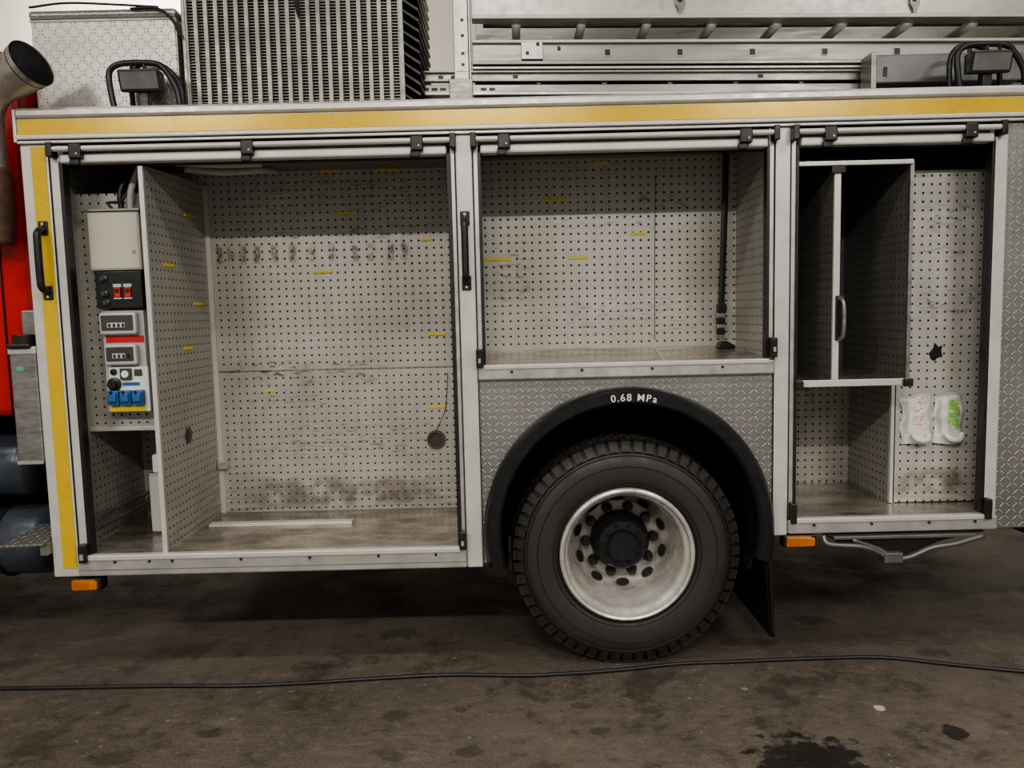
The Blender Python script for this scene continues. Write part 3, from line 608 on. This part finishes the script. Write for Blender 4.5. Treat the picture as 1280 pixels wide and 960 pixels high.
box('stowage_case',1.67,2.35,.30,.395,2.60,2.725,M('case_grey',(.2,.205,.21),.5,.4),L,.006)
box('stowage_latch',1.72,1.735,.295,.30,2.63,2.67,blk,L); box('stowage_bracket',1.66,1.685,.29,.40,2.56,2.735,alu_d,L,.003)
# ---------------------------------------------------------------- work lights
def worklight(x0,x1,cx,cz):
    g=group('work_light',(cx,.1,2.49))
    zt=cz+.045; y=.05
    tube('guard_tube_outer',[(x0+.01,y,2.488),(x0,y,2.53),(x0-.01,y,zt-.04),(x0+.01,y,zt),(x0+.07,y,zt+.015),(x1-.09,y,zt+.01),(x1-.05,y,zt-.02),(x1-.01,y,2.58),(x1,y,2.53),(x1+.005,y,2.488)],.0125,blk,g)
    tube('guard_tube_back',[(x0+.03,y+.12,2.488),(x0+.03,y+.12,zt-.0),(x0+.09,y+.12,zt+.05),(x1-.1,y+.12,zt+.03),(x1-.04,y+.12,2.62),(x1-.03,y+.12,2.488)],.011,blk,g)
    boxes('guard_feet',[(x0-.03,x0+.04,y-.03,y+.13,2.488,2.498),(x1-.035,x1+.035,y-.03,y+.13,2.488,2.498)],blk,g,.003)
    w=.09
    vs=[(cx-w,.065,cz-.055),(cx+w,.065,cz-.055),(cx+w,.04,cz+.035),(cx-w,.04,cz+.035),(cx-w*.6,.15,cz-.035),(cx+w*.6,.15,cz-.035),(cx+w*.6,.15,cz+.04),(cx-w*.6,.15,cz+.04)]
    mesh('lamp_housing',vs,[(0,1,2,3),(7,6,5,4),(0,4,5,1),(1,5,6,2),(2,6,7,3),(3,7,4,0)],blk,g,bevel=.008)
    e=.012; vs=[(cx-w+e,.059,cz-.055+e),(cx+w-e,.059,cz-.055+e),(cx+w-e,.041,cz+.035-e),(cx-w+e,.041,cz+.035-e)]
    mesh('lamp_glass',vs+[(a,b+.006,c_) for a,b,c_ in vs],[(0,1,2,3),(7,6,5,4),(0,4,5,1),(1,5,6,2),(2,6,7,3),(3,7,4,0)],glass,g)
    boxes('lamp_bracket',[(cx-.02,cx+.02,.08,.12,2.488,cz-.03)],blk,g,.004)
    boxes('cooling_fins',[(cx-.05+.02*k,cx-.044+.02*k,.09,.17,cz-.03,cz+.05) for k in range(6)],blk,g)
    tube('bezel_clip',[(cx-.03,.05,cz+.03),(cx-.02,.045,cz+.06),(cx+.02,.045,cz+.06),(cx+.03,.05,cz+.03)],.007,blk,g)
worklight(-1.66,-1.38,-1.545,2.625); worklight(1.92,2.20,2.06,2.62)
# ---------------------------------------------------------------- cab
B=FT
prof=[(-2.10,1.19),(-2.10,2.70),(-2.16,2.78),(-3.6,2.80),(-3.85,2.65),(-3.98,1.8),(-3.98,.75),(-3.9,.5),(-3.80,.5),(-3.80,.85),(-3.62,1.1),(-3.08,1.1),(-2.86,.95),(-2.78,1.0),(-2.74,1.19)]
prism('cab_shell',prof,.12,2.42,red,B,.03)
prism('cab_side_window',[(-2.95,1.85),(-2.95,2.5),(-3.65,2.5),(-3.8,2.3),(-3.86,1.85)],.108,.14,dgrey,B,.01)
prism('cab_rear_side_window',[(-2.3,1.9),(-2.3,2.5),(-2.85,2.5),(-2.85,1.9)],.108,.14,dgrey,B,.01)
boxes('cab_door_seams',[(-2.905,-2.895,.112,.13,1.1,2.6),(-2.24,-2.235,.112,.13,1.2,2.65)],blk,B)
box('cab_rear_corner_trim',-2.125,-2.09,.105,.16,1.25,2.68,M('red_dark',(.3,.012,.008),0,.3),B,.008)
box('cab_door_handle',-2.86,-2.72,.09,.12,1.6,1.64,blk,B,.008)
boxes('cab_steps',[(-2.78,-2.45,.12,.4,.45,.48),(-2.78,-2.45,.12,.4,.8,.83)],dark,B,.005)
boxes('front_bumper',[(-4.05,-3.95,.15,2.4,.35,.8)],M('bumper_grey',(.3,.3,.3),.1,.5),B,.02)
box('cab_gap_dark',-2.10,-2.04,.3,2.3,.8,2.3,dark,FT)
g=group('side_locker',(-2.09,.05,1.0))
box('locker_case',-2.15,-2.035,-.01,.18,.995,1.50,alu_d,g,.008); box('locker_top',-2.155,-2.033,-.015,.18,1.47,1.505,alu,g,.006)
tube('black_cap',[(-2.10,.02,1.50),(-2.10,.02,1.53),(-2.10,.02,1.555)],.045,blk,g); box('cap_lever',-2.15,-2.05,-.03,.0,1.495,1.52,blk,g,.01)
box('locker_bottom_line',-2.15,-2.038,-.014,-.008,.995,1.01,alu,g)
boxes('locker_sticker',[(-2.12,-2.09,-.013,-.01,1.40,1.42)],M('green_sticker',(.1,.4,.3),0,.5),g)
boxes('upper_locker',[(-2.13,-2.045,.06,.2,1.50,1.66)],alu_d,g,.006)
g=group('entry_step',(-2.12,.05,.68))
mesh('tread',[(-2.22,-.07,.655),(-2.035,-.07,.66),(-2.035,.14,.69),(-2.16,.14,.69),(-2.22,-.07,.645),(-2.035,-.07,.65),(-2.035,.14,.68),(-2.16,.14,.68)],[(0,1,2,3),(7,6,5,4),(0,4,5,1),(1,5,6,2),(2,6,7,3),(3,7,4,0)],dia_xy,g)
boxes('step_bracket',[(-2.06,-2.03,-.05,.1,.60,.655)],alu_d,g)
def tank(z,xe,y,r):
    g=group('air_tank',(xe-.2,y,z))
    P=[(xe-r*.55+r*.55*cos(t),r*sin(t)) for t in [pi/2*i/8 for i in range(9)]]+[(xe-.5,r),(xe-.55,r*.7),(xe-.57,0)]
    vs=[];fs=[];seg=32
    for x_,rr in P:
        for k in range(seg): a=2*pi*k/seg; vs.append((x_,y+rr*cos(a),z+rr*sin(a)))
    for i in range(len(P)-1):
        for k in range(seg): fs.append((i*seg+k,i*seg+(k+1)%seg,(i+1)*seg+(k+1)%seg,(i+1)*seg+k))
    mesh('shell',vs,fs,blued,g,smooth=True)
    tube('strap_band',[(xe-.25,y+(r+.004)*cos(t),z+(r+.004)*sin(t)) for t in [2*pi*i/24 for i in range(25)]],.008,dark,g,curve=False,seg=6)
    cyl('drain_valve',(xe-.01,y,z),(xe+.02,y,z),.012,alu_d,g,10)
tank(.93,-2.24,.345,.15); tank(.565,-2.17,.345,.165)
boxes('tank_frame',[(-2.8,-2.05,.56,.60,.45,1.15)],dark,FT)
# exhaust
g=group('exhaust_pipe',(-2.1,.04,2.5))
PP=[(-2.20,.03,1.95),(-2.18,.02,2.15),(-2.165,.0,2.33),(-2.14,-.03,2.47),(-2.07,-.055,2.565),(-1.98,-.075,2.61),(-1.90,-.10,2.645)]
tube('pipe',PP,lambda t:.060 if t<.6 else .060+.036*((t-.6)/.4)**.8,steel,g,seg=36,cap=False)
c_=Vector(PP[-1]); d=(Vector(PP[-1])-Vector(PP[-2])).normalized()
tube('pipe_interior',[c_-d*.03,c_-d*.004],.0925,M('pipe_mouth_black',(.008,.008,.008),0,.9),g,seg=36,curve=False)  # plain black plug closing the pipe just inside its mouth
tube('heat_shield',[(-2.20,.03,1.95),(-2.18,.02,2.1),(-2.172,.0,2.26)],.075,M('rusty_shield',(.2,.13,.09),.5,.5,.5,12),g,seg=24)
tube('extension_cable',[(-3.2,-.02,.009),(-2.28,-.058,.009),(-1.57,-.07,.009),(-1.2,-.085,.009),(-.87,-.068,.009),(-.6,-.045,.009),(-.31,-.029,.009),(0,-.05,.009),(.18,-.046,.009),(.45,-.02,.009),(.727,.026,.009),(1.0,.035,.009),(1.275,.045,.009),(1.636,.042,.009),(1.9,-.04,.009),(2.177,-.124,.009),(2.8,-.3,.009)],.0085,blk,None,seg=10)

# ---------------------------------------------------------------- lights
def tubelamp(x,y,z,p,l=1.5,tilt=0):
    g=group('ceiling_lamp',(x,y,z))
    box('lamp_body',x-l/2,x+l/2,y-.12,y+.12,z+.03,z+.10,white,g,.01); box('lamp_stem',x-.02,x+.02,y-.02,y+.02,z+.10,5.2,white,g)
    ld=bpy.data.lights.new('tube_light','AREA'); ld.shape='RECTANGLE'; ld.size=l; ld.size_y=.22; ld.energy=p; ld.color=(1,.95,.86)
    lo=bpy.data.objects.new('tube_light',ld); C.objects.link(lo); lo.parent=g; lo.location=(0,.13 if tilt else 0,0); lo.rotation_euler=(tilt,0,0)
for x in(-3.4,-.2,3.0):
    tubelamp(x,-1.9,4.3,34); tubelamp(x,-5.0,4.1,185)
for x in(-3.2,2.5): tubelamp(x,3.2,4.6,105,tilt=radians(65))  # added lamps without a known fixture, tilted to brighten the back wall
w=bpy.data.worlds.new('world'); SC.world=w; w.use_nodes=True
w.node_tree.nodes['Background'].inputs[0].default_value=(1,.98,.96,1); w.node_tree.nodes['Background'].inputs[1].default_value=.33
try:
    SC.view_settings.view_transform='AgX'; SC.view_settings.look='AgX - Medium High Contrast'
except Exception: pass
# ---------------------------------------------------------------- camera
r_=radians(1.35);p_=radians(5.3)
U=Vector((0,sin(p_),cos(p_)));F=Vector((0,cos(p_),-sin(p_)));X=Vector((1,0,0))
rt=X*cos(r_)-U*sin(r_); up=X*sin(r_)+U*cos(r_)
cd=bpy.data.cameras.new('camera'); cd.lens=27; cd.sensor_width=36; cd.clip_start=.05
co=bpy.data.objects.new('camera',cd); C.objects.link(co)
mw=Matrix.Identity(4)
for i in range(3): mw[i][0]=rt[i]; mw[i][1]=up[i]; mw[i][2]=-F[i]
mw[0][3]=0;mw[1][3]=-3.3;mw[2][3]=1.6
co.matrix_world=mw; SC.camera=co
